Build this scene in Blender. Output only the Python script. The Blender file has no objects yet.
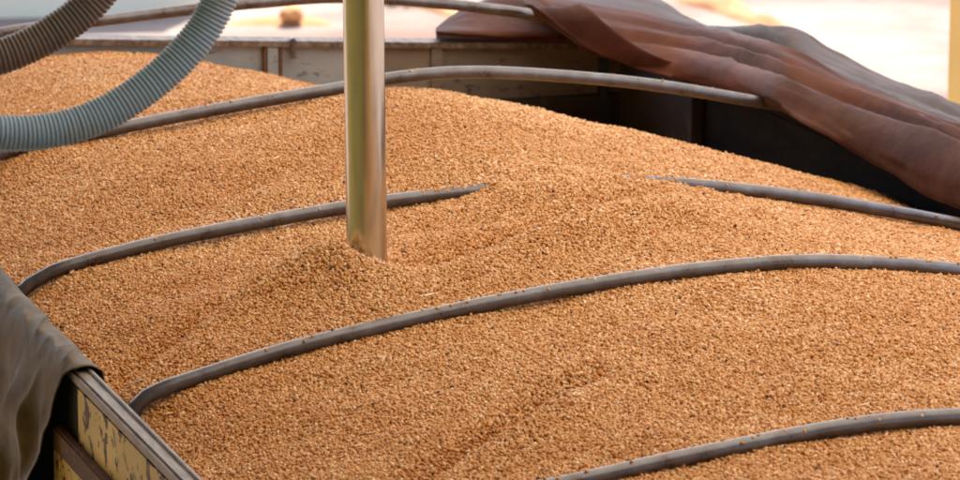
import bpy, bmesh, math, random
import numpy as np
from mathutils import Vector, Matrix, noise
random.seed(7); rng = np.random.default_rng(11)
SC = bpy.context.scene
COL = SC.collection

# ------------------------------------------------------------- camera frame
F = 4000.; P = math.radians(12.4); PS = math.radians(18.87)
fw = np.array((math.sin(PS)*math.cos(P), math.cos(PS)*math.cos(P), -math.sin(P)))
rt = np.array((math.cos(PS), -math.sin(PS), 0.))
up = np.array((math.sin(PS)*math.sin(P), math.cos(PS)*math.sin(P), math.cos(P)))
CAM = np.array((-1.90533, -7.83930, 2.11061))
def U(x, y, ax, v):
    """world point seen at photo position (x, y) on the plane axis ax = v"""
    r = fw+(x-480)/F*rt-(y-240)/F*up
    return CAM+(v-CAM[ax])/r[ax]*r

# trailer measures (metres; z = 0 is the top of the side rails)
W, YW, ZB, ZG = 2.60, 3.90, -1.35, -3.2

# ------------------------------------------------------------- materials
def new_mat(name):
    m = bpy.data.materials.new(name); m.use_nodes = True
    nt = m.node_tree; b = nt.nodes['Principled BSDF']
    return m, nt, b
def N(nt, t, **kw):
    n = nt.nodes.new(t)
    for k, v in kw.items():
        if k in n.inputs.keys(): n.inputs[k].default_value = v
        else: setattr(n, k, v)
    return n
def coord(nt, scale=(1, 1, 1)):
    g = nt.nodes.new('ShaderNodeNewGeometry')
    mp = nt.nodes.new('ShaderNodeMapping'); mp.inputs['Scale'].default_value = scale
    nt.links.new(g.outputs['Position'], mp.inputs['Vector']); return mp.outputs['Vector']
def noise_n(nt, vec, scale, detail=5, rough=.6, dist=0):
    n = N(nt, 'ShaderNodeTexNoise'); n.inputs['Scale'].default_value = scale
    n.inputs['Detail'].default_value = detail; n.inputs['Roughness'].default_value = rough
    n.inputs['Distortion'].default_value = dist
    nt.links.new(vec, n.inputs['Vector']); return n.outputs['Fac']
def ramp(nt, fac, stops, interp='LINEAR'):
    r = nt.nodes.new('ShaderNodeValToRGB'); cr = r.color_ramp; cr.interpolation = interp
    while len(cr.elements) < len(stops): cr.elements.new(.5)
    for e, (p, c) in zip(cr.elements, stops):
        e.position = p; e.color = (*c, 1) if len(c) == 3 else c
    nt.links.new(fac, r.inputs['Fac']); return r.outputs['Color']
def mixc(nt, fac, a, b):
    m = nt.nodes.new('ShaderNodeMix'); m.data_type = 'RGBA'
    for s, v in ((0, fac), (6, a), (7, b)):
        if isinstance(v, (int, float)): m.inputs[s].default_value = v
        elif isinstance(v, tuple): m.inputs[s].default_value = (*v, 1)
        else: nt.links.new(v, m.inputs[s])
    return m.outputs[2]
def bump(nt, b, h, strength, dist):
    n = nt.nodes.new('ShaderNodeBump'); n.inputs['Strength'].default_value = strength
    n.inputs['Distance'].default_value = dist
    nt.links.new(h, n.inputs['Height']); nt.links.new(n.outputs['Normal'], b.inputs['Normal'])
def bw(v): return (v, v, v)

def mat_simple(name, stops, scale=8, vs=(1, 1, 1), rough=.7, metal=0., bmp=.3, bd=.003, spec=.5, detail=6):
    m, nt, b = new_mat(name)
    v = coord(nt, vs); n = noise_n(nt, v, scale, detail)
    nt.links.new(ramp(nt, n, stops), b.inputs['Base Color'])
    b.inputs['Roughness'].default_value = rough; b.inputs['Metallic'].default_value = metal
    b.inputs['Specular IOR Level'].default_value = spec
    n2 = noise_n(nt, v, scale*6, 4)
    bump(nt, b, n2, bmp, bd)
    return m

# soybeans: colour picked per bean
m_bean, nt, b = new_mat('soybean')
a = N(nt, 'ShaderNodeAttribute'); a.attribute_type = 'INSTANCER'; a.attribute_name = 'tint'
c = ramp(nt, a.outputs['Fac'], [(0, (.055, .028, .012)), (.018, (.10, .05, .02)), (.03, (.36, .13, .028)),
        (.15, (.46, .19, .042)), (.45, (.57, .272, .086)), (.72, (.70, .405, .182)), (1, (.86, .67, .46))])
nt.links.new(c, b.inputs['Base Color'])
b.inputs['Roughness'].default_value = .55; b.inputs['Specular IOR Level'].default_value = .3
m_under = mat_simple('soybean_under', [(.3, (.26, .10, .018)), (.7, (.40, .18, .042))], 150, rough=.8)

def metal_mat(name, stops, rough, scale=30, vs=(1, 1, 1), metal=.8):
    m, nt, b = new_mat(name)
    v = coord(nt, vs); n = noise_n(nt, v, scale, 6, .65)
    nt.links.new(ramp(nt, n, stops), b.inputs['Base Color'])
    b.inputs['Metallic'].default_value = metal
    r = N(nt, 'ShaderNodeMapRange'); r.inputs['To Min'].default_value = rough-.08; r.inputs['To Max'].default_value = rough+.14
    nt.links.new(n, r.inputs['Value']); nt.links.new(r.outputs['Result'], b.inputs['Roughness'])
    bump(nt, b, noise_n(nt, v, scale*2, 3), .15, .002)
    return m
m_bow = metal_mat('worn_bow_steel', [(.3, (.08, .052, .04)), (.42, (.115, .10, .102)), (.6, (.15, .142, .15)), (.75, (.22, .21, .22))], .27, 16, metal=.7)
m_tube = metal_mat('zinc_plated_tube', [(.3, (.50, .50, .43)), (.7, (.70, .69, .62))], .19, 5, (5, 5, .8), metal=1.)
m_rail = metal_mat('rail_steel', [(.36, (.08, .045, .025)), (.5, (.17, .125, .09)), (.66, (.27, .22, .175))], .5, 25, (2, .4, 2), metal=.4)

def hose_mat(name, col, dirt, amt):
    m, nt, b = new_mat(name)
    v = coord(nt); n = noise_n(nt, v, 9, 5)
    f = ramp(nt, n, [(amt-.12, bw(0)), (amt+.2, bw(1))])
    nt.links.new(mixc(nt, f, col, dirt), b.inputs['Base Color'])
    b.inputs['Roughness'].default_value = .42
    return m
m_hose = hose_mat('blue_grey_hose_plastic', (.23, .335, .43), (.29, .31, .31), .6)
m_hose2 = hose_mat('grain_reflection_hose', (.10, .083, .072), (.15, .10, .075), .5)  # same hose; brown reflection of the grain painted in, with some dirt

# tarps
def tarp_mat(name, stops, scale, weave=900, rough=.6, sheen=.15, trans=None):
    m, nt, b = new_mat(name)
    v = coord(nt); n = noise_n(nt, v, scale, 6, .6, .4)
    col = ramp(nt, n, stops)
    dust = ramp(nt, noise_n(nt, v, scale*3.1, 6, .7), [(.46, bw(0)), (.80, bw(.10))])
    nt.links.new(mixc(nt, dust, col, (.34, .25, .19)), b.inputs['Base Color'])
    b.inputs['Roughness'].default_value = rough
    b.inputs['Specular IOR Level'].default_value = .10; b.inputs['Sheen Weight'].default_value = sheen; b.inputs['Sheen Roughness'].default_value = .4
    bump(nt, b, noise_n(nt, v, 34, 6, .6), .35, .006)
    return m
m_tarp = tarp_mat('oxide_red_canvas', [(.3, (.042, .013, .007)), (.5, (.085, .026, .013)), (.7, (.135, .044, .024))], 2.2, rough=.62, sheen=.03)
m_tarp_g = tarp_mat('grey_canvas_face', [(.3, (.075, .055, .052)), (.7, (.115, .085, .08))], 3, rough=.6, sheen=.05)
m_ltarp = tarp_mat('grey_green_tarpaulin', [(.35, (.07, .045, .018)), (.6, (.135, .09, .04)), (.8, (.23, .165, .08))], 5, rough=.55, sheen=.0)

# chipped yellow paint
def chipped(name, paint, under, thr, scale, rough=.6):
    m, nt, b = new_mat(name)
    v = coord(nt, (1, 1, 1)); n1 = noise_n(nt, v, scale, 5, .62, .5); n2 = noise_n(nt, v, 6, 4)
    g = ramp(nt, n2, [(.3, tuple(x*.72 for x in paint)), (.7, paint)])
    f = ramp(nt, n1, [(thr, bw(0)), (thr+.015, bw(1))])
    u = ramp(nt, noise_n(nt, v, 60, 4), [(.4, under[0]), (.6, under[1])])
    nt.links.new(mixc(nt, f, g, u), b.inputs['Base Color'])
    b.inputs['Roughness'].default_value = rough
    b.inputs['Specular IOR Level'].default_value = .18
    bump(nt, b, f, .5, .002)
    return m
m_yel = chipped('chipped_yellow_paint', (.86, .60, .19), ((.035, .016, .006), (.20, .075, .015)), .55, 19)
m_rust = chipped('rusty_rail_paint', (.16, .075, .038), ((.09, .045, .022), (.24, .11, .045)), .56, 30, .75)
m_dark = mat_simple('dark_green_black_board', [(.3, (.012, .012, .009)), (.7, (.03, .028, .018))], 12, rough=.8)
m_black = mat_simple('black_shade_boards', [(.3, (.010, .009, .008)), (.7, (.022, .019, .015))], 9, (1, 1, 3), rough=.9, spec=.2)  # near-black stands in for the shade on the right inner wall
m_col = mat_simple('yellow_pillar_paint', [(.3, (.62, .37, .085)), (.7, (.70, .43, .11))], 3, rough=.5)
def wall_mat(name, paint, scratch, thr=.60):
    m, nt, b = new_mat(name)
    v = coord(nt); n1 = noise_n(nt, v, 3.2, 6, .6)
    g = ramp(nt, n1, [(.3, tuple(x*.66 for x in paint)), (.7, paint)])
    v2 = coord(nt, (1, 1, 2.6)); n2 = noise_n(nt, v2, 13, 7, .7, .6)
    f = ramp(nt, n2, [(thr, bw(0)), (thr+.05, bw(.85))])
    f2 = ramp(nt, noise_n(nt, coord(nt, (3, 1, .5)), 8, 5, .7), [(.55, bw(0)), (.75, bw(.5))])
    c1 = mixc(nt, f2, g, (.22, .16, .11))
    nt.links.new(mixc(nt, f, c1, scratch), b.inputs['Base Color'])
    b.inputs['Roughness'].default_value = .65
    bump(nt, b, n2, .25, .003); return m
m_wall = wall_mat('weathered_grey_white_paint', (.36, .385, .40), (.14, .11, .09))
m_wallb = wall_mat('shade_brown_paint', (.19, .16, .128), (.07, .05, .04), .57)  # brown holds the shade below the tarp on the right bay
m_wallt = wall_mat('shade_tan_paint', (.26, .22, .17), (.09, .065, .045), .57)  # tan step of the same painted shade, next to the brown bay
m_walld = wall_mat('dark_brown_shade_boards', (.05, .040, .03), (.025, .022, .016), .57)  # darkened to paint in the shade low on the end wall
m_blue = mat_simple('dark_blue_grey_steel', [(.3, (.035, .045, .055)), (.7, (.07, .085, .10))], 14, rough=.5, metal=.3)
m_block = mat_simple('light_block_olive', [(.3, (.36, .26, .065)), (.7, (.42, .31, .085))], 1, rough=.6)  # yellow-olive picked for its reflection in the probe tube
m_sky, nt, b = new_mat('added_translucent_sheet')
tl = nt.nodes.new('ShaderNodeBsdfTranslucent'); tl.inputs[0].default_value = (.80, .70, .54, 1)
df = nt.nodes.new('ShaderNodeBsdfDiffuse'); df.inputs[0].default_value = (.6, .55, .45, 1)
mx = nt.nodes.new('ShaderNodeMixShader'); mx.inputs[0].default_value = .72
nt.links.new(df.outputs[0], mx.inputs[1]); nt.links.new(tl.outputs[0], mx.inputs[2])
nt.links.new(mx.outputs[0], nt.nodes['Material Output'].inputs['Surface'])
m_con = mat_simple('concrete', [(.3, (.30, .28, .25)), (.7, (.42, .40, .36))], 2.5, rough=.9)
m_soil = mat_simple('orange_soil', [(.35, (.33, .14, .05)), (.7, (.50, .25, .10))], 2, rough=.95, bd=.05)
m_roof = mat_simple('galvanised_roof_sheet', [(.3, (.30, .31, .32)), (.7, (.42, .43, .44))], 2, rough=.5, metal=.2)
m_bwall = mat_simple('pale_green_grey_wall', [(.3, (.76, .66, .48)), (.7, (.84, .75, .57))], .8, rough=.8)
m_green = mat_simple('roadside_grass', [(.3, (.06, .10, .03)), (.7, (.12, .17, .06))], 3, rough=.8)
m_clay = mat_simple('clay_drum_orange', [(.3, (.50, .20, .06)), (.7, (.60, .28, .09))], 3, rough=.8)

# ------------------------------------------------------------- object helpers
def mesh_obj(name, verts, faces, mat, smooth=False, parent=None, mats=None, fmat=None):
    me = bpy.data.meshes.new(name); me.from_pydata([tuple(map(float, v)) for v in verts], [], faces); me.update()
    for m in (mats or [mat]): me.materials.append(m)
    if smooth:
        me.polygons.foreach_set('use_smooth', [True]*len(me.polygons))
    if fmat: me.polygons.foreach_set('material_index', fmat)
    o = bpy.data.objects.new(name, me); COL.objects.link(o)
    if parent: adopt(o, parent)
    return o
def wloc(o):
    v = o.location.copy()
    while o.parent: o = o.parent; v += o.location
    return v
ORIG = {}
def adopt(o, parent):
    o.parent = parent
    root = parent
    o.matrix_parent_inverse = Matrix.Translation(-ORIG.get(parent.name, Vector((0, 0, 0))))
    ORIG[o.name] = Vector((0, 0, 0))
def empty(name, loc, label, cat, group=None):
    o = bpy.data.objects.new(name, None); COL.objects.link(o); o.location = loc
    ORIG[o.name] = Vector(loc); tag(o, label, cat, group); return o
def tag(o, label, cat, group=None, kind=None):
    if label: o['label'] = label
    if cat: o['category'] = cat
    if group: o['group'] = group
    if kind: o['kind'] = kind
    return o
class MB:
    def __init__(s): s.v = []; s.f = []
    def box(s, lo, hi, bev=0):
        bm = bmesh.new(); bmesh.ops.create_cube(bm, size=1)
        for v in bm.verts:
            v.co = Vector(((lo[i]+hi[i])/2+v.co[i]*(hi[i]-lo[i]) for i in range(3)))
        if bev: bmesh.ops.bevel(bm, geom=bm.edges[:], offset=bev, segments=2, affect='EDGES')
        n = len(s.v); bm.verts.index_update()
        s.v += [v.co.copy() for v in bm.verts]; s.f += [[n+v.index for v in f.verts] for f in bm.faces]; bm.free(); return s
    def cyl(s, c0, c1, r, n=20, r1=None, cap=True):
        c0, c1 = Vector(c0), Vector(c1); d = (c1-c0).normalized()
        a = d.orthogonal().normalized(); b_ = d.cross(a); k = len(s.v); r1 = r if r1 is None else r1
        for c, rr in ((c0, r), (c1, r1)):
            s.v += [c+rr*(math.cos(t*2*math.pi/n)*a+math.sin(t*2*math.pi/n)*b_) for t in range(n)]
        s.f += [[k+i, k+(i+1) % n, k+n+(i+1) % n, k+n+i] for i in range(n)]
        if cap: s.f += [[k+i for i in range(n)][::-1], [k+n+i for i in range(n)]]
        return s
    def build(s, name, mat, parent=None, smooth=False):
        return mesh_obj(name, s.v, s.f, mat, smooth, parent)
def catmull(pts, n):
    """n samples per segment, through every point"""
    p = [np.array(q, float) for q in pts]; p = [2*p[0]-p[1]]+p+[2*p[-1]-p[-2]]; out = []
    for i in range(1, len(p)-2):
        for k in range(n):
            t = k/n
            out.append(.5*((2*p[i])+(-p[i-1]+p[i+1])*t+(2*p[i-1]-5*p[i]+4*p[i+1]-p[i+2])*t*t+(-p[i-1]+3*p[i]-3*p[i+1]+p[i+2])*t**3))
    out.append(p[-2]); return out
def resample(path, step):
    path = np.array(path); d = np.r_[0, np.cumsum(np.linalg.norm(np.diff(path, axis=0), axis=1))]
    t = np.arange(0, d[-1], step); return np.stack([np.interp(t, d, path[:, i]) for i in range(3)], 1)
def sweep(name, path, rad, mat, parent=None, n=20, cap=True):
    """tube along path; rad is a number or one radius per path point"""
    path = [Vector(p) for p in path]; k = len(path)
    rad = [rad]*k if isinstance(rad, (int, float)) else rad
    v = []; f = []; a = None
    for i, p in enumerate(path):
        d = (path[min(i+1, k-1)]-path[max(i-1, 0)]).normalized()
        a = d.orthogonal().normalized() if a is None else (a-d*a.dot(d)).normalized()
        b_ = d.cross(a)
        v += [p+rad[i]*(math.cos(t*2*math.pi/n)*a+math.sin(t*2*math.pi/n)*b_) for t in range(n)]
    for i in range(k-1):
        f += [[i*n+j, i*n+(j+1) % n, (i+1)*n+(j+1) % n, (i+1)*n+j] for j in range(n)]
    if cap: f += [list(range(n))[::-1], [(k-1)*n+j for j in range(n)]]
    return mesh_obj(name, v, f, mat, True, parent)

# ------------------------------------------------------------- ground and surroundings
S = 900
gx = np.r_[-S, np.linspace(-40, 60, 51), S]; gy = np.r_[-S, np.linspace(-30, 70, 51), S]
gv = []
for y in gy:
    for x in gx:
        far = max(0, math.hypot(x-1, y-1)-12)
        gv.append((x, y, ZG+min(.10, far*.01)*noise.noise(Vector((x*.12, y*.12, 0)))))
nx = len(gx)
gf = [[j*nx+i, j*nx+i+1, (j+1)*nx+i+1, (j+1)*nx+i] for j in range(len(gy)-1) for i in range(nx-1)]
m_ground, nt, b = new_mat('dry_red_earth')
v = coord(nt); n1 = noise_n(nt, v, .35, 8, .6, .4); n2 = noise_n(nt, v, 2.5, 6, .7)
c1 = ramp(nt, n1, [(.40, (.165, .085, .058)), (.5, (.225, .145, .108)), (.60, (.27, .205, .165))])
c2 = mixc(nt, ramp(nt, n2, [(.45, bw(0)), (.7, bw(.5))]), c1, (.20, .10, .065))
nt.links.new(c2, b.inputs['Base Color']); b.inputs['Roughness'].default_value = .95
bump(nt, b, n2, .4, .05)
tag(mesh_obj('ground', gv, gf, m_ground, True), 'sunlit pale reddish dirt yard behind the trailer', 'ground', kind='structure')
pad = MB().box((-9, -14, ZG+.05-.2), (6.0, 8.0, ZG+.16), .02).build('pavement', m_con)
tag(pad, 'concrete apron under the trailer and canopy', 'pavement', kind='structure')

# low earth bank along the yard and what lies on it
def bank(name, pts, wid, h, mat, label, cat):
    path = catmull(pts, 8); v = []; f = []; M = 9
    for i, p in enumerate(path):
        q0 = path[max(i-1, 0)]; q1 = path[min(i+1, len(path)-1)]; d = q1-q0; s = np.array((-d[1], d[0], 0))/math.hypot(d[0], d[1])
        e = math.sin(math.pi*min(1, max(0, i/(len(path)-1))))**.5
        for j in range(M):
            t = j/(M-1)*2-1
            hh = h*e*(1-t*t)*(.75+.5*noise.noise(Vector((p[0]*2, p[1]*2, t*2))))
            w_ = wid*(1+.3*noise.noise(Vector((p[0]*1.3, p[1]*1.3, 5))))
            v.append((p[0]+s[0]*t*w_, p[1]+s[1]*t*w_, ZG-.1+max(hh, 0)+.06))
    for i in range(len(path)-1):
        f += [[i*M+j, i*M+j+1, (i+1)*M+j+1, (i+1)*M+j] for j in range(M-1)]
    o = mesh_obj(name, v, f, mat, True)
    tag(o, label, cat); return o
G = lambda x, y: U(x, y, 2, ZG)
bank('soil_bank', [G(205, 25), G(250, 25), G(300, 26), G(342, 27)], .22, .14, m_soil, 'low orange soil heap beyond the end wall, left of the steel probe', 'soil heap')
bank('soil_ridge', [G(395, 0), G(425, 8), G(450, 16), G(500, 26), G(600, 38)], .10, .13, m_soil, 'thin brown soil ridge running beyond the end wall, right of the steel probe', 'soil ridge')
bank('earth_kerb', [G(660, -18), G(690, 0), G(722, 9), G(748, 20), G(790, 40), G(900, 90)], .16, .16, m_soil, 'orange earth kerb crossing the bright yard above the red tarp', 'kerb')
# rounded orange clay jar/lump by the heap
p = G(292, 28)
bm = bmesh.new(); bmesh.ops.create_icosphere(bm, subdivisions=4, radius=1)
for v_ in bm.verts:
    q = v_.co.copy(); k = 1+.12*noise.noise(q*1.6)
    v_.co = Vector((q.x*.10*k, q.y*.10*k, max(q.z, -.5)*.075*k))
me = bpy.data.meshes.new('clay_lump'); bm.to_mesh(me); bm.free(); me.materials.append(m_clay)
me.polygons.foreach_set('use_smooth', [True]*len(me.polygons))
o = bpy.data.objects.new('clay_lump', me); COL.objects.link(o); o.location = (p[0], p[1], ZG+.11)
tag(o, 'rounded orange clay lump on the low soil heap', 'clay lump')
# grass tuft patch beyond
p = G(398, 3); gv = []; gf = []
for i in range(900):
    r_ = abs(random.gauss(0, .22)); t = random.random()*6.283
    x, y = p[0]+r_*math.cos(t), p[1]+r_*math.sin(t); h = random.uniform(.05, .14); k = len(gv); t2 = random.random()*6.283
    dx, dy = .006*math.cos(t2), .006*math.sin(t2); lx, ly = random.gauss(0, .03), random.gauss(0, .03)
    gv += [(x-dx, y-dy, ZG), (x+dx, y+dy, ZG), (x+lx, y+ly, ZG+h)]; gf.append([k, k+1, k+2])
o = mesh_obj('grass', gv, gf, m_green); tag(o, 'small green grass patch beyond the end wall', 'grass', kind='stuff')
# pale low wall far behind at the left
pl = G(-60, 22); pr = G(205, 16)
d_ = (pr-pl)/np.linalg.norm(pr-pl); s_ = np.array((-d_[1], d_[0], 0))
def slab(a_, b_, thick, z0, z1):
    q = [a_, b_, b_+s_*thick, a_+s_*thick]
    vv = [(p_[0], p_[1], z0) for p_ in q]+[(p_[0], p_[1], z1) for p_ in q]
    return vv, [[0, 3, 2, 1], [4, 5, 6, 7], [0, 1, 5, 4], [1, 2, 6, 5], [2, 3, 7, 6], [3, 0, 4, 7]]
lw = empty('low_wall', (float(pl[0]), float(pl[1]), ZG), 'pale low masonry wall far behind the hoses at the left', 'wall')
vv, ff = slab(pl, pr, .25, ZG, ZG+1.5); mesh_obj('wall_face', vv, ff, m_bwall, parent=lw)
vv, ff = slab(pl-s_*.04, pr-s_*.04, .33, ZG+1.503, ZG+1.58); mesh_obj('coping', vv, ff, m_con, parent=lw)

# canopy: roof out of frame that shades the trailer, four yellow pillars
cp = empty('canopy', (0, 0, ZG), 'yellow canopy pillar standing behind the brown tarp at the right edge', 'canopy')
RX0, RX1, RY0, RY1, RZ = -7.0, 5.6, -13.0, 7.0, 3.4
def sheet(name, x0, x1, y0, y1, z0, mat):
    v = []; K = int((x1-x0)*20)
    for i in range(K+1):
        x = x0+(x1-x0)*i/K; z = z0+.025*math.cos(i*math.pi/2)
        v += [(x, y0, z), (x, y1, z)]
    mesh_obj(name, v, [[2*i, 2*i+1, 2*i+3, 2*i+2] for i in range(K)], mat, True, cp)
SKX, SKY = .1, -4.4
sheet('roof', RX0, SKX, RY0, RY1, RZ, m_roof)
sheet('roof', SKX+.01, RX1, RY0, SKY, RZ, m_roof)
sheet('added_skylight', SKX-.1, RX1, SKY-.1, RY1+1, RZ+.10, m_sky)  # unseen translucent sheet added to brighten the grain from above and behind
for x, y in ((4.545, 5.35), (-4.2, 5.35), (4.5, -11), (-6, -11)):
    MB().box((x, y, ZG+.162), (x+.26, y+.26, RZ-.15), .012).build('pillar', m_col, cp)
for y in (5.35, -3, -11): MB().box((RX0+.1, y+.03, RZ-.15), (5.4, y+.23, RZ-.03)).build('beam', m_col, cp)
MB().box((-4.6, -12.4, ZG+.17), (-4.5, 5.2, RZ-.2)).build('light_block_side', m_block, cp)  # unseen wall added to cut light from the left and tint the probe
MB().box((-4.45, -12.4, ZG+.17), (4.3, -12.3, RZ-.2)).build('light_block_rear', m_block, cp)  # unseen wall added behind the camera to keep light one-sided

# ------------------------------------------------------------- trailer
tr = empty('grain_trailer', (W/2, .6, ZG+.16), 'yellow grain trailer with grey rails, heaped with soybeans under curved steel bows', 'trailer')
Y0 = -3.4
# left side
ls = MB().box((-.042, Y0, -.62), (-.006, .27, -.034)).build('left_side', m_yel, tr)
mb = MB().box((-.046, Y0, -.030), (-.006, YW+.05, 0), .006).box((-.018, Y0, -.004), (-.008, YW+.04, .006), .002)
rail = mb.build('rail', m_rail, ls)
MB().box((-.036, .273, -1.3), (-.008, YW, -.034)).build('shadow_gap_board', m_dark, ls)  # near-black board stands in for the dark gap and shadow under the tarpaulin
MB().box((-.066, Y0, -.205), (-.0425, .42, -.150), .005).build('rusty_rail', m_rust, ls)
MB().box((-.058, Y0, -ZB*-1), (-.0425, .45, -.208), .003).build('lower_panel', m_yel, ls)
for y in (-.95, -2.1):
    MB().box((-.060, y, -.149), (-.0425, y+.035, -.036), .003).build('post', m_yel, ls)
# right side, coloured near-black for the shade on its inner face
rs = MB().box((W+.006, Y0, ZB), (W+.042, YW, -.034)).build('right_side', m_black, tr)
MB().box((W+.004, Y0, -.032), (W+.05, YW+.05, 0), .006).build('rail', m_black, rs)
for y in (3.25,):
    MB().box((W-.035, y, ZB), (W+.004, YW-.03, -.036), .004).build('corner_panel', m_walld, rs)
# end wall: taller at the left, bays with shade put into the right-hand colours, posts, latch
def bay(x0, x1, z0, z1, y, th, mat, name, par, top=None):
    tz = (lambda x: z1) if top is None else top
    vv = []
    for yy in (y, y+th):
        vv += [(x0, yy, z0), (x1, yy, z0), (x1, yy, tz(x1)), (x0, yy, tz(x0))]
    return mesh_obj(name, vv, [[0, 1, 2, 3], [5, 4, 7, 6], [0, 4, 5, 1], [1, 5, 6, 2], [2, 6, 7, 3], [3, 7, 4, 0]], mat, parent=par)
topz = lambda x: .150-.0635*x
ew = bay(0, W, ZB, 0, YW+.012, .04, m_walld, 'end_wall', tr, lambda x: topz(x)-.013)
xs = [0.0, 1.40, 1.70, 1.965, W]
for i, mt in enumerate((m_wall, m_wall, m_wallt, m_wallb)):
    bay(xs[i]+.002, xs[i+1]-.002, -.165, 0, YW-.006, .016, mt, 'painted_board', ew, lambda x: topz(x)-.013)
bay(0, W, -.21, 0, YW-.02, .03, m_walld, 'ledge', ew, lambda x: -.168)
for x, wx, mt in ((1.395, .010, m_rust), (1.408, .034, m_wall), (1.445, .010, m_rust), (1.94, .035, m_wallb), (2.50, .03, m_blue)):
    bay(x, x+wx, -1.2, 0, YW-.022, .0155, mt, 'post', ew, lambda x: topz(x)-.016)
vv = []
for x in (0-.04, W+.04):
    for y, z in ((YW-.028, -.013), (YW-.028, .005), (YW+.06, .005), (YW+.06, -.013)):
        vv.append((x, y, topz(x)+z))
mesh_obj('top_rail', vv, [[0, 1, 5, 4], [1, 2, 6, 5], [2, 3, 7, 6], [3, 0, 4, 7], [0, 3, 2, 1], [4, 5, 6, 7]], m_rail, parent=ew)
lt = MB().cyl((1.487, YW-.03, .058), (1.487, YW-.006, .058), .012).box((1.481, YW-.036, .005), (1.495, YW-.022, .055), .002)
lt.build('latch', m_bow, ew)
rnd = random.Random(3)
for k in range(14):
    x = .2+k*.17; MB().cyl((x, YW-.012, -.13), (x, YW-.006, -.13), .006, 10).build('rivet', m_bow, ew)
MB().box((0, Y0, ZB-.05), (W, YW, ZB-.004)).build('floor', m_dark, tr)
MB().box((-.042, Y0-.05, ZB), (W+.042, Y0-.003, -.004)).build('front_wall', m_yel, tr)

# bows, each an arch resting on both rails
r_b = .0166
def bow(Y, pts, end):
    q = [(.008, Y, -.07), (.011, Y, -.03), (.028, Y, -.002), (.064, Y, .017)]+[(float(p_[0]), Y, float(p_[2])-r_b) for p_ in pts]+end
    path = resample(catmull(q, 12), .03)
    path = [p_+np.array((0, .006*noise.noise(Vector((p_[0]*1.1, Y, 0))), .0015*noise.noise(Vector((p_[0]*1.3, Y, 9))))) for p_ in path]
    return sweep('roof_bow', path, r_b, m_bow, tr, 18)
def upts(px, Y): return [U(x, y, 1, Y) for x, y in px]
BOW = {
 0.0: upts([(180, 375), (290, 341), (400, 315), (520, 290), (640, 270), (720, 260), (800, 254), (880, 256), (960, 263)], 0),
 1.1: upts([(60, 262), (120, 245), (200, 227), (350, 200), (470, 185), (560, 178), (620, 175), (700, 179), (800, 190), (880, 203), (960, 218)], 1.1),
 2.2: upts([(0, 148), (120, 122), (230, 101), (345, 81), (400, 71), (470, 66), (560, 70), (660, 80), (770, 98)], 2.2),
 -1.1: upts([(550, 478), (700, 446), (850, 418), (960, 408)], -1.1),
 3.3: upts([(0, 28), (100, 15), (190, 4), (260, -3), (340, -8), (440, -2), (530, 9)], 3.3),
}
bow(0, BOW[0.0], [(2.25, 0, .07), (2.5, 0, .0), (2.59, 0, -.05)])
bow(1.1, BOW[1.1], [(2.55, 1.1, -.05), (2.595, 1.1, -.10)])
bow(2.2, BOW[2.2], upts([(786, 104), (806, 113), (826, 124), (838, 133)], 2.2))
bow(-1.1, [(.12, 0, .045), (.3, 0, .065)]+BOW[-1.1], [(1.8, -1.1, .10), (2.3, -1.1, .04), (2.57, -1.1, -.02), (2.59, -1.1, -.06)])
bow(3.3, [(.2, 0, .13), (.4, 0, .20)]+BOW[3.3], upts([(560, 22), (600, 42), (640, 56), (672, 66)], 3.3))
bow(-2.2, [(.12, 0, .045), (.5, 0, .12), (1.3, 0, .18), (2.1, 0, .11)], [(2.5, -2.2, .02), (2.59, -2.2, -.05)])

# ------------------------------------------------------------- grain heap
ctl = []
def c3(p_, dz=0): ctl.append((p_[0], p_[1], p_[2]+dz))
for y in (-3.4, -2.6, -1.8, -1.1, -.5, 0, .5, 1.1, 1.7, 2.2, 2.9): ctl.append((0, y, -.055))
ctl.append((0, 3.9, .0))
for Y in (0.0, -1.1):
    for p_ in BOW[Y]: c3(p_, -.033 if p_[0] > .5 else -.043)
for x, z in ((.12, .015), (.3, .04)): ctl.append((x, -1.1, z-.02))
for p_ in BOW[1.1]:
    x = p_[0]
    e = float(np.interp(x, [.80, .95, 1.06, 1.13, 1.22, 1.5, 1.53, 1.62, 1.9, 2.0], [-.044, -.040, -.022, -.012, .010, .010, -.002, -.020, -.030, -.04]))
    c3(p_, e)
c3(U(545, 181, 1, 1.1), .014); c3(U(492, 184, 1, 1.1), .008)
for x, y in ((0, 165), (120, 140), (230, 117), (345, 97)): c3(U(x, y, 1, 2.2), .0)
for x, y in ((390, 90), (480, 100), (600, 128)): c3(U(x, y, 1, 2.15), 0)
for x, y in ((540, 113), (660, 141), (700, 150), (740, 160)): c3(U(x, y, 1, 2.0), 0)
for x, y in ((780, 170), (820, 180), (867, 192)): c3(U(x, y, 1, 1.85), 0)
for x, y in ((0, 57), (70, 53), (130, 52), (200, 62), (245, 70), (290, 80), (345, 91)): c3(U(x, y, 1, 3.9), 0)
for x, z in ((2.0, -.22), (2.3, -.34), (2.6, -.45)): ctl.append((x, 3.9, z))
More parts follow.
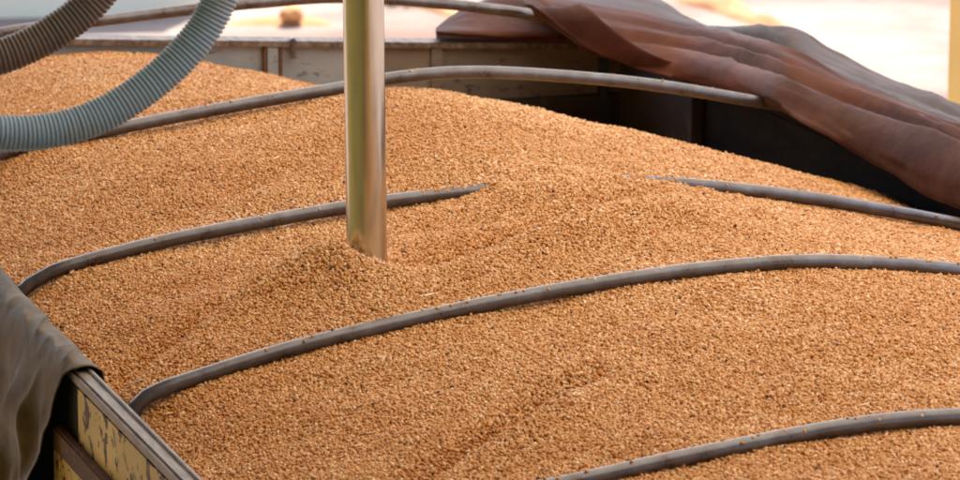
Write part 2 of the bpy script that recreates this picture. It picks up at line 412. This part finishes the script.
for x, y, z in ((2.6, 3.2, -.42), (2.6, 2.6, -.30), (2.3, 3.0, -.26), (1.9, 3.0, -.13), (1.55, 3.0, -.02), (1.1, 3.0, .10), (.6, 3.0, .10),
                (2.3, 2.4, -.13), (2.6, 2.05, -.16), (2.6, 1.6, -.12), (2.6, 1.1, -.10), (2.6, .5, -.10), (2.6, 0, -.08), (2.6, -1.1, -.08),
                (2.3, -1.1, .0), (1.3, -2.2, .13), (.5, -2.2, .06), (2.6, -2.2, -.08), (1.3, -3.4, .1), (2.6, -3.4, -.1), (.5, .55, .09)):
    ctl.append((x, y, z))
ctl = np.array(ctl)
def phi(r2): return np.where(r2 > 1e-12, r2*np.log(r2+1e-12)*.5, 0)
n = len(ctl); d2 = ((ctl[:, None, :2]-ctl[None, :, :2])**2).sum(2)
A = np.zeros((n+3, n+3)); A[:n, :n] = phi(d2)+np.eye(n)*1.5e-3
A[:n, n] = 1; A[:n, n+1:] = ctl[:, :2]; A[n, :n] = 1; A[n+1:, :n] = ctl[:, :2].T
wts = np.linalg.solve(A, np.r_[ctl[:, 2], 0, 0, 0])
GX, GY = np.linspace(0, W, 131), np.linspace(-3.38, 3.9, 365)
XX, YY = np.meshgrid(GX, GY)
def tps(x, y):
    out = np.empty(x.size); xf, yf = x.ravel(), y.ravel()
    for s0 in range(0, x.size, 20000):
        a_ = xf[s0:s0+20000]; b_ = yf[s0:s0+20000]
        r2 = (a_[:, None]-ctl[:, 0])**2+(b_[:, None]-ctl[:, 1])**2
        out[s0:s0+20000] = phi(r2)@wts[:n]+wts[n]+wts[n+1]*a_+wts[n+2]*b_
    return out.reshape(x.shape)
base = tps(XX, YY)
nz = np.array([noise.noise(Vector((x*1.7, y*1.7, 0)))*.010+noise.noise(Vector((x*5, y*6, 3)))*.0095+noise.noise(Vector((x*19, y*19, 5)))*.0025 for x, y in zip(XX.ravel(), YY.ravel())]).reshape(XX.shape)
base += nz
def seg(x, y, line):
    """signed side and distance to a polyline, and how far along it (0..1)"""
    best = np.full(x.shape, 9.); side = np.zeros(x.shape); along = np.zeros(x.shape); L = len(line)-1
    for i in range(L):
        (ax, ay), (bx, by) = line[i], line[i+1]; dx, dy = bx-ax, by-ay; l2 = dx*dx+dy*dy
        t = np.clip(((x-ax)*dx+(y-ay)*dy)/l2, 0, 1); qx, qy = x-ax-t*dx, y-ay-t*dy; d = np.hypot(qx, qy); m = d < best
        best = np.where(m, d, best); side = np.where(m, np.sign(dx*qy-dy*qx), side); along = np.where(m, (i+t)/L, along)
    return best, side, along
def gl(px, z=.12): return [tuple(U(x, y, 2, z)[:2]) for x, y in px]
furrows = [ # line, near-side ridge height, groove depth, groove width
    (gl([(397, 268), (440, 260), (500, 247), (560, 234), (610, 222), (655, 211), (700, 205)], .14), .032, .062, .115),
    (gl([(60, 350), (120, 330), (200, 303), (270, 280), (345, 258)], .09), .022, .036, .075),
    (gl([(300, 500), (350, 470), (400, 448), (440, 431), (500, 408), (548, 386), (600, 372)], .12), .020, .040, .050),
    (gl([(90, 215), (150, 200), (260, 175), (330, 165)], .15), .006, .010, .08)]
for line, hr, dg, wd in furrows:
    d, sd, al = seg(XX, YY, line)
    e = np.clip(np.sin(np.pi*np.clip(al, .02, .98)), 0, 1)**.5
    s = d*sd                                    # + is the far side
    base += e*(-1.6*dg*np.exp(-((s-wd*.25)/(wd*.8))**2)+1.55*hr*np.exp(-((s+wd*1.3)/wd)**2))
TX, TY = .678, .50                               # where the probe stands
dx, dy = XX-TX, YY-TY
base += .040*np.exp(-(((dx+.08)/.16)**2+((dy+.08)/.20)**2))
base += .030*np.exp(-(((dx+.085)/.055)**2+((dy+.06)/.07)**2))
base -= .018*np.exp(-(((dx-.14)/.08)**2+((dy-.02)/.09)**2))
# kernels heaped unevenly over the buried bow
hf = np.array([noise.noise(Vector((x*24, y*24, 11))) for x, y in zip(XX.ravel(), YY.ravel())]).reshape(XX.shape)
base += .010*hf*np.exp(-((YY-1.1)/.10)**2)*((XX > .9) & (XX < 1.9))
# hillocks left of the probe
base += .030*np.exp(-(((XX-(TX-.16))/.24)**2+((YY-(TY-.06))/.11)**2))
base -= .020*np.exp(-(((XX-(TX-.30))/.30)**2+((YY-(TY+.26))/.10)**2))
base -= .024*np.exp(-(((XX-1.08)/.26)**2+((YY-.86)/.08)**2))
base += .014*np.exp(-(((XX-1.25)/.30)**2+((YY-.52)/.10)**2))
base += .012*np.exp(-(((XX-.35)/.2)**2+((YY-.2)/.12)**2))
Z = base
Z[:, 0] = np.minimum(Z[:, 0], -.045)

def zat(x, y):
    fx = np.clip((x-GX[0])/(GX[1]-GX[0]), 0, len(GX)-1.001); fy = np.clip((y-GY[0])/(GY[1]-GY[0]), 0, len(GY)-1.001)
    i, j = fx.astype(int), fy.astype(int); a_, b_ = fx-i, fy-j
    return (Z[j, i]*(1-a_)+Z[j, i+1]*a_)*(1-b_)+(Z[j+1, i]*(1-a_)+Z[j+1, i+1]*a_)*b_
# beans: jittered hex lattice over everything that can be seen, plus a loose upper layer
st = .0062
bx, by = np.meshgrid(np.arange(.004, W-.002, st), np.arange(-1.95, 3.885, st*.9))
bx = bx+((np.arange(bx.shape[0]) % 2)*st/2)[:, None]
bx = bx.ravel(); by = by.ravel(); bx = bx+rng.normal(0, .0016, bx.size); by = by+rng.normal(0, .0016, by.size)
ex = rng.random(bx.size) < .16
bx = np.r_[bx, bx[ex]+rng.normal(0, .003, ex.sum())]; by = np.r_[by, by[ex]+rng.normal(0, .003, ex.sum())]
upz = np.r_[rng.normal(0, .0011, bx.size-ex.sum()), rng.normal(.0032, .0012, ex.sum())]
# frustum with a margin for side views
rel = np.stack([bx-CAM[0], by-CAM[1], zat(bx, by)-CAM[2]], 1); dep = rel@fw
sx = 480+F*(rel@rt)/dep; sy = 240-F*(rel@up)/dep
ok = (sx > -420) & (sx < 1380) & (sy < 720) & (bx < W-.003) & (bx > .003) & ~(np.hypot(bx-TX, by-TY) < .037)
bx, by, upz = bx[ok], by[ok], upz[ok]
bz = zat(bx, by)+upz
# stray kernels lying on the bows, most of them where a bow goes under
for Y, spans in ((1.1, ((1.0, 1.22, 90), (1.42, 1.66, 55), (.1, 2.4, 18))), (0.0, ((.15, 1.9, 38),)), (-1.1, ((.5, 1.4, 20),)), (2.2, ((.5, 2.3, 14),))):
    q = np.array(BOW[Y]); q = q[np.argsort(q[:, 0])]
    for x0, x1, k in spans:
        x = rng.uniform(x0, x1, k); o_ = rng.normal(0, .007, k).clip(-.013, .013)
        bx = np.r_[bx, x]; by = np.r_[by, Y+o_]; bz = np.r_[bz, np.interp(x, q[:, 0], q[:, 2])+.001-r_b+np.sqrt(r_b**2-o_**2)]
nb = bx.size
tint = np.clip(.5+rng.normal(0, .19, nb), .05, 1)
low = np.array([noise.noise(Vector((x*2.2, y*2.2, 7))) for x, y in zip(bx[::1], by[::1])])*.14
clump = np.sin(bx*131+3*np.sin(by*97))*np.sin(by*117+2*np.sin(bx*83))*.05
tint = np.clip(tint+low+clump, .04, 1)
dk = rng.random(nb)
# scattered husks and dark seeds, made thicker along the grooves to deepen their shading
gd = np.full(nb, 9.)
for line, *_ in furrows[:3]:
    d, sd, al = seg(bx, by, line); gd = np.minimum(gd, d)
pd = .006+.05*np.exp(-(gd/.03)**2)
tint = np.where(dk < pd, rng.random(nb)*.03, tint)
tint = np.where((dk > pd) & (dk < pd+.03), .03+rng.random(nb)*.12, tint)
scl = np.stack([rng.normal(.0041, .0005, nb), rng.normal(.0036, .0003, nb), rng.normal(.0033, .0003, nb)], 1)
flake = rng.random(nb) < .0022
scl[flake] = np.stack([rng.uniform(.008, .02, flake.sum()), rng.uniform(.002, .004, flake.sum()), np.full(flake.sum(), .0012)], 1)
rot = rng.uniform(0, 6.283, (nb, 3)); rot[:, :2] = rng.normal(0, .8, (nb, 2)); rot[flake, :2] = rng.normal(0, .15, (flake.sum(), 2))
bz[flake] += .004
gverts = np.stack([XX.ravel(), YY.ravel(), Z.ravel()-.0035], 1)
nxg = len(GX); ng = len(gverts)
allv = np.concatenate([gverts, np.stack([bx, by, bz], 1)])
quads = [(j*nxg+i, j*nxg+i+1, (j+1)*nxg+i+1, (j+1)*nxg+i) for j in range(len(GY)-1) for i in range(nxg-1)]
me = bpy.data.meshes.new('soybeans')
me.vertices.add(len(allv)); me.vertices.foreach_set('co', allv.astype(np.float32).ravel())
qa = np.array(quads, np.int32)
me.loops.add(qa.size); me.loops.foreach_set('vertex_index', qa.ravel())
me.polygons.add(len(qa)); me.polygons.foreach_set('loop_start', np.arange(0, qa.size, 4, dtype=np.int32))
me.polygons.foreach_set('use_smooth', np.ones(len(qa), bool)); me.update()
me.materials.append(m_under)
at = me.attributes.new('bean', 'BOOLEAN', 'POINT'); at.data.foreach_set('value', np.r_[np.zeros(ng, bool), np.ones(nb, bool)])
at = me.attributes.new('tint', 'FLOAT', 'POINT'); at.data.foreach_set('value', np.r_[np.zeros(ng), tint].astype(np.float32))
at = me.attributes.new('scl', 'FLOAT_VECTOR', 'POINT'); at.data.foreach_set('vector', np.concatenate([np.zeros((ng, 3)), scl]).astype(np.float32).ravel())
at = me.attributes.new('rot', 'FLOAT_VECTOR', 'POINT'); at.data.foreach_set('vector', np.concatenate([np.zeros((ng, 3)), rot]).astype(np.float32).ravel())
grain = bpy.data.objects.new('soybeans', me); COL.objects.link(grain)
tag(grain, 'heaped golden brown soybeans filling the open trailer up to the bows', 'soybeans', kind='stuff')
ngp = bpy.data.node_groups.new('bean_layer', 'GeometryNodeTree')
ngp.interface.new_socket('Geometry', in_out='INPUT', socket_type='NodeSocketGeometry')
ngp.interface.new_socket('Geometry', in_out='OUTPUT', socket_type='NodeSocketGeometry')
gi = ngp.nodes.new('NodeGroupInput'); go = ngp.nodes.new('NodeGroupOutput')
def nattr(nm, ty):
    n_ = ngp.nodes.new('GeometryNodeInputNamedAttribute'); n_.data_type = ty; n_.inputs['Name'].default_value = nm; return n_.outputs[0]
sep = ngp.nodes.new('GeometryNodeSeparateGeometry'); sep.domain = 'POINT'
ico = ngp.nodes.new('GeometryNodeMeshIcoSphere'); ico.inputs['Radius'].default_value = 1; ico.inputs['Subdivisions'].default_value = 2
ss = ngp.nodes.new('GeometryNodeSetShadeSmooth'); sm = ngp.nodes.new('GeometryNodeSetMaterial'); sm.inputs['Material'].default_value = m_bean
iop = ngp.nodes.new('GeometryNodeInstanceOnPoints'); jn = ngp.nodes.new('GeometryNodeJoinGeometry')
e2r = ngp.nodes.new('FunctionNodeEulerToRotation')
L = ngp.links.new
L(gi.outputs[0], sep.inputs['Geometry']); L(nattr('bean', 'BOOLEAN'), sep.inputs['Selection'])
L(ico.outputs['Mesh'], ss.inputs[0]); L(ss.outputs[0], sm.inputs[0]); L(sm.outputs[0], iop.inputs['Instance'])
L(sep.outputs['Selection'], iop.inputs['Points']); L(nattr('rot', 'FLOAT_VECTOR'), e2r.inputs[0]); L(e2r.outputs[0], iop.inputs['Rotation'])
L(nattr('scl', 'FLOAT_VECTOR'), iop.inputs['Scale']); L(sep.outputs['Inverted'], jn.inputs[0]); L(iop.outputs[0], jn.inputs[0])
L(jn.outputs[0], go.inputs[0])
md = grain.modifiers.new('beans', 'NODES'); md.node_group = ngp
print('beans', nb)

# ------------------------------------------------------------- probe
zt = float(zat(np.array([TX]), np.array([TY]))[0]); rp = .0455
pb = empty('sampling_probe', (TX, TY, zt), 'shiny zinc steel sampling probe tube pushed upright into the soybeans', 'probe')
v = []; f = []; n_ = 48
for k, (z, r_) in enumerate(((-.25, rp), (-.01, rp), (.5, rp), (1.2, rp), (2.9, rp), (2.9, rp-.003), (-.25, rp-.003))):
    v += [(TX-.008*(z), TY, zt+z) + np.array((r_*math.cos(t*2*math.pi/n_), r_*math.sin(t*2*math.pi/n_), 0)) for t in range(n_)]
for k in range(7):
    k2 = (k+1) % 7
    f += [[k*n_+i, k*n_+(i+1) % n_, k2*n_+(i+1) % n_, k2*n_+i] for i in range(n_)]
mesh_obj('tube', v, f, m_tube, True, pb)
MB().cyl((TX-.013, TY, zt+1.65), (TX-.014, TY, zt+1.75), rp+.012, 32).build('collar', m_bow, pb)
MB().box((TX-.35, TY-.12, zt+2.55), (TX+.35, TY+.12, zt+2.75), .01).build('carriage', m_col, pb)

# ------------------------------------------------------------- hoses
def pp(px, Y): return [U(x, y, 1, Y) for x, y in px]
def hose(px, Y, rad, pitch, mat, label, tail):
    pts = [U(x, y, 1, Y+dy) for x, y, dy in px]
    path = catmull(tail[0]+pts+tail[1], 24)
    path = resample(path, pitch/6)
    prof = [0, .75, 1., 1., 1., .75]
    rr = [(rad-.0040)*(1+.012*noise.noise(Vector((i*.02, Y, 3))))+.0040*prof[i % 6]*(1+.25*noise.noise(Vector((i//6*.9, Y, 8)))) for i in range(len(path))]
    o = sweep('ribbed_hose', path, rr, mat, None, 28); tag(o, label, 'hose', 'ribbed hoses of the sampling probe'); return o
hose([(228, -18, 0), (203, 30, 0), (170, 68, 0), (130, 99, 0), (90, 120, 0), (48, 131, 0), (0, 133, 0), (-50, 125, 0)], -1.0, .0320, .0082, m_hose,
     'blue grey ribbed hose hanging in a low loop over the beans, the lower of two',
     (pp([(290, -420), (285, -260), (268, -140), (248, -60)], -1.0), pp([(-98, 98), (-132, 45), (-150, -40), (-158, -180), (-160, -420)], -1.0)))
hose([(112, -22, 0), (88, 6, 0), (60, 28, 0), (28, 46, 0), (-5, 58, 0), (-45, 64, 0)], -.7, .0335, .0088, m_hose2,
     'dark brown grey ribbed hose in the top left corner, the upper of two',
     (pp([(225, -420), (215, -270), (190, -150), (150, -68)], -.7), pp([(-88, 52), (-118, 15), (-134, -60), (-140, -200), (-142, -420)], -.7)))

# ------------------------------------------------------------- red tarp bunched along the right rail
xsn = np.arange(528, 1180, 6.)
XE = np.interp(xsn, [528, 560, 600, 640, 690, 740, 775, 830, 870, 960, 1180], [1.96, 2.06, 2.20, 2.34, 2.46, 2.42, 2.31, 2.43, 2.48, 2.49, 2.50])
XE = np.convolve(np.pad(XE, 3, 'edge'), np.ones(7)/7, 'valid')
def line_pts(px, off):
    a_ = np.array([q for q in catmull([(x, y, 0) for x, y in px], 8)]); ys = np.interp(xsn, a_[:, 0], a_[:, 1])
    return np.array([U(x, y, 0, xe+off) for x, y, xe in zip(xsn, ys, XE)])
E_ = line_pts([(520, 4), (537, 13), (560, 32), (590, 52), (620, 65), (660, 77), (700, 86), (745, 95), (775, 106), (800, 122), (830, 138), (870, 162), (900, 179), (925, 195), (960, 208), (1180, 290)], 0)
R4 = line_pts([(520, -4), (537, 5), (560, 20), (585, 38), (610, 43), (650, 45), (700, 54), (750, 68), (790, 83), (830, 99), (870, 114), (920, 131), (960, 145), (1180, 234)], .06)
R3 = line_pts([(520, -8), (537, 0), (560, 9), (600, 20), (650, 30), (700, 40), (750, 53), (790, 66), (830, 82), (870, 95), (920, 114), (960, 130), (1180, 214)], .14)
R2 = line_pts([(520, -12), (545, -4), (600, 5), (650, 14), (700, 28), (754, 42), (800, 58), (850, 84), (900, 105), (960, 124), (1180, 205)], .24)
R1 = line_pts([(520, -16), (545, -10), (600, -4), (655, 5), (700, 28), (754, 38), (814, 58), (862, 77), (917, 100), (960, 117), (1180, 192)], .34)
L0 = line_pts([(520, -20), (600, -16), (655, -1), (700, 26.5), (740, 27), (790, 27), (825, 50), (884, 79), (960, 106), (1180, 175)], .44)
mid = lambda a_, b_, t, dx=0, dz=0: a_*(1-t)+b_*t+np.array((dx, 0, dz))
rows = [E_+np.array((.16, 0, .0)), E_+np.array((.10, 0, -.004)), E_+np.array((.025, 0, -.007)), E_, mid(E_, R4, .3, -.022, .004), mid(E_, R4, .65, -.02, .012), R4,
        R4+np.array((.008, 0, -.022)), R4+np.array((.022, 0, -.050)), mid(R4, R3, .35, .012, -.040), mid(R4, R3, .7, .008, -.004), R3, R3+np.array((.008, 0, -.020)), R3+np.array((.025, 0, -.045)), mid(R3, R2, .4, .004, -.028), mid(R3, R2, .75, -.004, .0), R2,
        R2+np.array((.008, 0, -.018)), R2+np.array((.025, 0, -.036)), mid(R2, R1, .6, 0, -.004), R1, R1+np.array((.025, 0, -.025)), mid(R1, L0, .6, 0, .0), L0,
        L0+np.array((.04, 0, -.03)), L0+np.array((.07, 0, -.18)), L0+np.array((.09, 0, -.45))]
rows = np.array(rows)
# smooth across the folds
R = []
for j in np.arange(0, rows.shape[1]-1, .5):
    j0 = int(j); t_ = j-j0; R.append(catmull(list(rows[:, j0]*(1-t_)+rows[:, j0+1]*t_), 4))
R = np.array(R)                                  # station, across, xyz
v = []
for j in range(R.shape[0]):
    for i in range(R.shape[1]):
        q = R[j, i]; k = i/R.shape[1]
        w1 = noise.noise(Vector((q[1]*1.2, k*7, 1)))*.009
        w1 += .007*(.3-min(.3, abs(noise.noise(Vector((q[1]*1.1+k*4, k*15-q[1]*.9, 21))))*1.8))/.3
        w1 += .0035*(.3-min(.3, abs(noise.noise(Vector((q[1]*2.2-k*6, k*34+q[1]*1.5, 33))))*1.6))/.3
        w1 += .0016*(.3-min(.3, abs(noise.noise(Vector((q[1]*6+k*11, k*60, 51))))*1.4))/.3
        v.append(q+np.array((w1*.5, 0, w1)))
mm = R.shape[1]
f = [[j*mm+i, (j+1)*mm+i, (j+1)*mm+i+1, j*mm+i+1] for j in range(R.shape[0]-1) for i in range(mm-1)]
fm = [1 if (i >= 72) else 0 for j in range(R.shape[0]-1) for i in range(mm-1)]
tp = mesh_obj('red_tarp', v, f, None, True, mats=[m_tarp, m_tarp_g], fmat=fm)
s = tp.modifiers.new('thick', 'SOLIDIFY'); s.thickness = .003
tag(tp, 'faded oxide red canvas tarp bunched in folds along the right side of the trailer', 'tarp')
# its corner flap lying over the end wall
def row2(px, Y): return [U(x, y, 1, Y) for x, y in px]
xa = [436, 450, 470, 495, 530, 575, 640]
Ra = [row2(list(zip(xa, [34, 35.5, 37, 38.5, 40, 42, 46])), YW-.034), row2(list(zip(xa, [31, 31, 32, 33, 34, 36, 40])), YW-.036),
      row2(list(zip(xa, [30.5, 26, 22, 18, 20, 22, 26])), YW+.06), row2(list(zip(xa, [30, 23, 13, 7, 8, 10, 14])), YW+.14),
      row2(list(zip(xa, [29.5, 18, 6, -1, -4, -4, 0])), YW+.24), row2(list(zip(xa, [31, 22, 12, 5, 2, 0, 0])), YW+.40), row2(list(zip(xa, [50, 50, 50, 50, 50, 50, 50])), YW+.5)]
Rb = [catmull(list(r_), 8) for r_ in Ra]; Rb = np.array(Rb); Rc = np.array([catmull(list(Rb[:, j]), 6) for j in range(Rb.shape[1])])
v = []
for j in range(Rc.shape[0]):
    for i in range(Rc.shape[1]):
        q = Rc[j, i]; w1 = noise.noise(Vector((q[0]*9+i*.1, i*.25, 2)))*.012*min(1, i/6); v.append(q+np.array((0, w1, w1*.6)))
mm = Rc.shape[1]
f = [[j*mm+i, (j+1)*mm+i, (j+1)*mm+i+1, j*mm+i+1] for j in range(Rc.shape[0]-1) for i in range(mm-1)]
fl = mesh_obj('corner_flap', v, f, m_tarp, True, tp); s = fl.modifiers.new('thick', 'SOLIDIFY'); s.thickness = .003

# ------------------------------------------------------------- grey tarpaulin draped over the left rail
prof = [(.020, -.075), (.016, -.035), (.012, -.004), (.000, .012), (-.020, .017), (-.045, .013), (-.060, -.006), (-.070, -.045), (-.078, -.10), (-.085, -.18), (-.09, -.28), (-.095, -.40), (-.10, -.60), (-.10, -.85)]
ny = 340; v = []
for j in range(ny):
    t = j/(ny-1); y = .265+t*3.4
    for i, q in enumerate(catmull([(a_, b_, 0) for a_, b_ in prof], 4)):
        x, z = q[0], q[1]; hang = max(0, min(1, (-x-.045)/.05)); low_ = max(0, -z)
        # near edge runs back as it hangs, with folds fanning from the rail
        fold = math.sin((y-.9*low_)*17+1.5*math.sin(y*5))*.5+math.sin((y+.4*low_)*31+2)*.10+noise.noise(Vector((y*6, low_*5, 1)))*.8
        cr = (.4-min(.4, abs(noise.noise(Vector((y*5-low_*3, low_*4+y, 41))))*1.7))*.045
        o_ = hang*min(1, low_*7)*(.030*fold+cr)
        lump = noise.noise(Vector((y*9, i*.12, 3)))*.006+(.3-min(.3, abs(noise.noise(Vector((y*7+i*.08, i*.05, 47))))*1.5))*.03-.005+max(0, noise.noise(Vector((y*4.2, 1, 5))))*.014
        dy = .115*max(0, 1-t*6)*min(1, hang*1.2)+max(0, 1-t*6)*low_*.10*(1 if x < -.03 else 0)
        v.append((x-o_-abs(o_)*.3, y+dy+.010*noise.noise(Vector((z*20, y, 0))), z+(lump if x > -.07 else lump*.3)))
mm = len(catmull([(a_, b_, 0) for a_, b_ in prof], 4))
f = [[j*mm+i, j*mm+i+1, (j+1)*mm+i+1, (j+1)*mm+i] for j in range(ny-1) for i in range(mm-1)]
lt_ = mesh_obj('grey_tarpaulin', v, f, m_ltarp, True)
s = lt_.modifiers.new('thick', 'SOLIDIFY'); s.thickness = .0025; s.offset = 0
tag(lt_, 'grey green tarpaulin draped over the left trailer rail at the lower left corner', 'tarpaulin')

# ------------------------------------------------------------- light
w = bpy.data.worlds.new('World'); SC.world = w; w.use_nodes = True
nt = w.node_tree; bg = nt.nodes['Background']
sky = nt.nodes.new('ShaderNodeTexSky'); sky.sky_type = 'NISHITA'; sky.sun_disc = False
EL, AZ = math.radians(58), math.radians(35)     # azimuth from +Y towards +X
sky.sun_elevation = EL; sky.sun_rotation = AZ; sky.dust_density = 2.0
nt.links.new(sky.outputs[0], bg.inputs[0]); bg.inputs[1].default_value = .12
sl = bpy.data.lights.new('sun', 'SUN'); sl.energy = 3.0; sl.angle = math.radians(.5); sl.color = (1, .95, .87)
so = bpy.data.objects.new('sun', sl); COL.objects.link(so)
sd_ = Vector((math.sin(AZ)*math.cos(EL), math.cos(AZ)*math.cos(EL), math.sin(EL)))
so.rotation_euler = sd_.to_track_quat('Z', 'Y').to_euler(); so.location = (0, 0, 20)

# ------------------------------------------------------------- camera and output
cd = bpy.data.cameras.new('camera'); co = bpy.data.objects.new('camera', cd); COL.objects.link(co); SC.camera = co
cd.sensor_width = 36; cd.lens = 36*F/960; cd.clip_end = 3000; cd.clip_start = .1
M = Matrix(((rt[0], up[0], -fw[0], CAM[0]), (rt[1], up[1], -fw[1], CAM[1]), (rt[2], up[2], -fw[2], CAM[2]), (0, 0, 0, 1)))
co.matrix_world = M
cd.dof.use_dof = True; cd.dof.focus_distance = 8.9; cd.dof.aperture_fstop = 8.0
SC.view_settings.view_transform = 'Standard'; SC.view_settings.look = 'None'; SC.view_settings.gamma = 1
SC.view_settings.exposure = 1.97; SC.view_settings.use_curve_mapping = False
SC.render.engine = 'CYCLES'
SC.cycles.use_denoising = True; SC.cycles.max_bounces = 8; SC.cycles.diffuse_bounces = 5
SC.cycles.filter_width = 1.8; SC.cycles.sample_clamp_indirect = 6
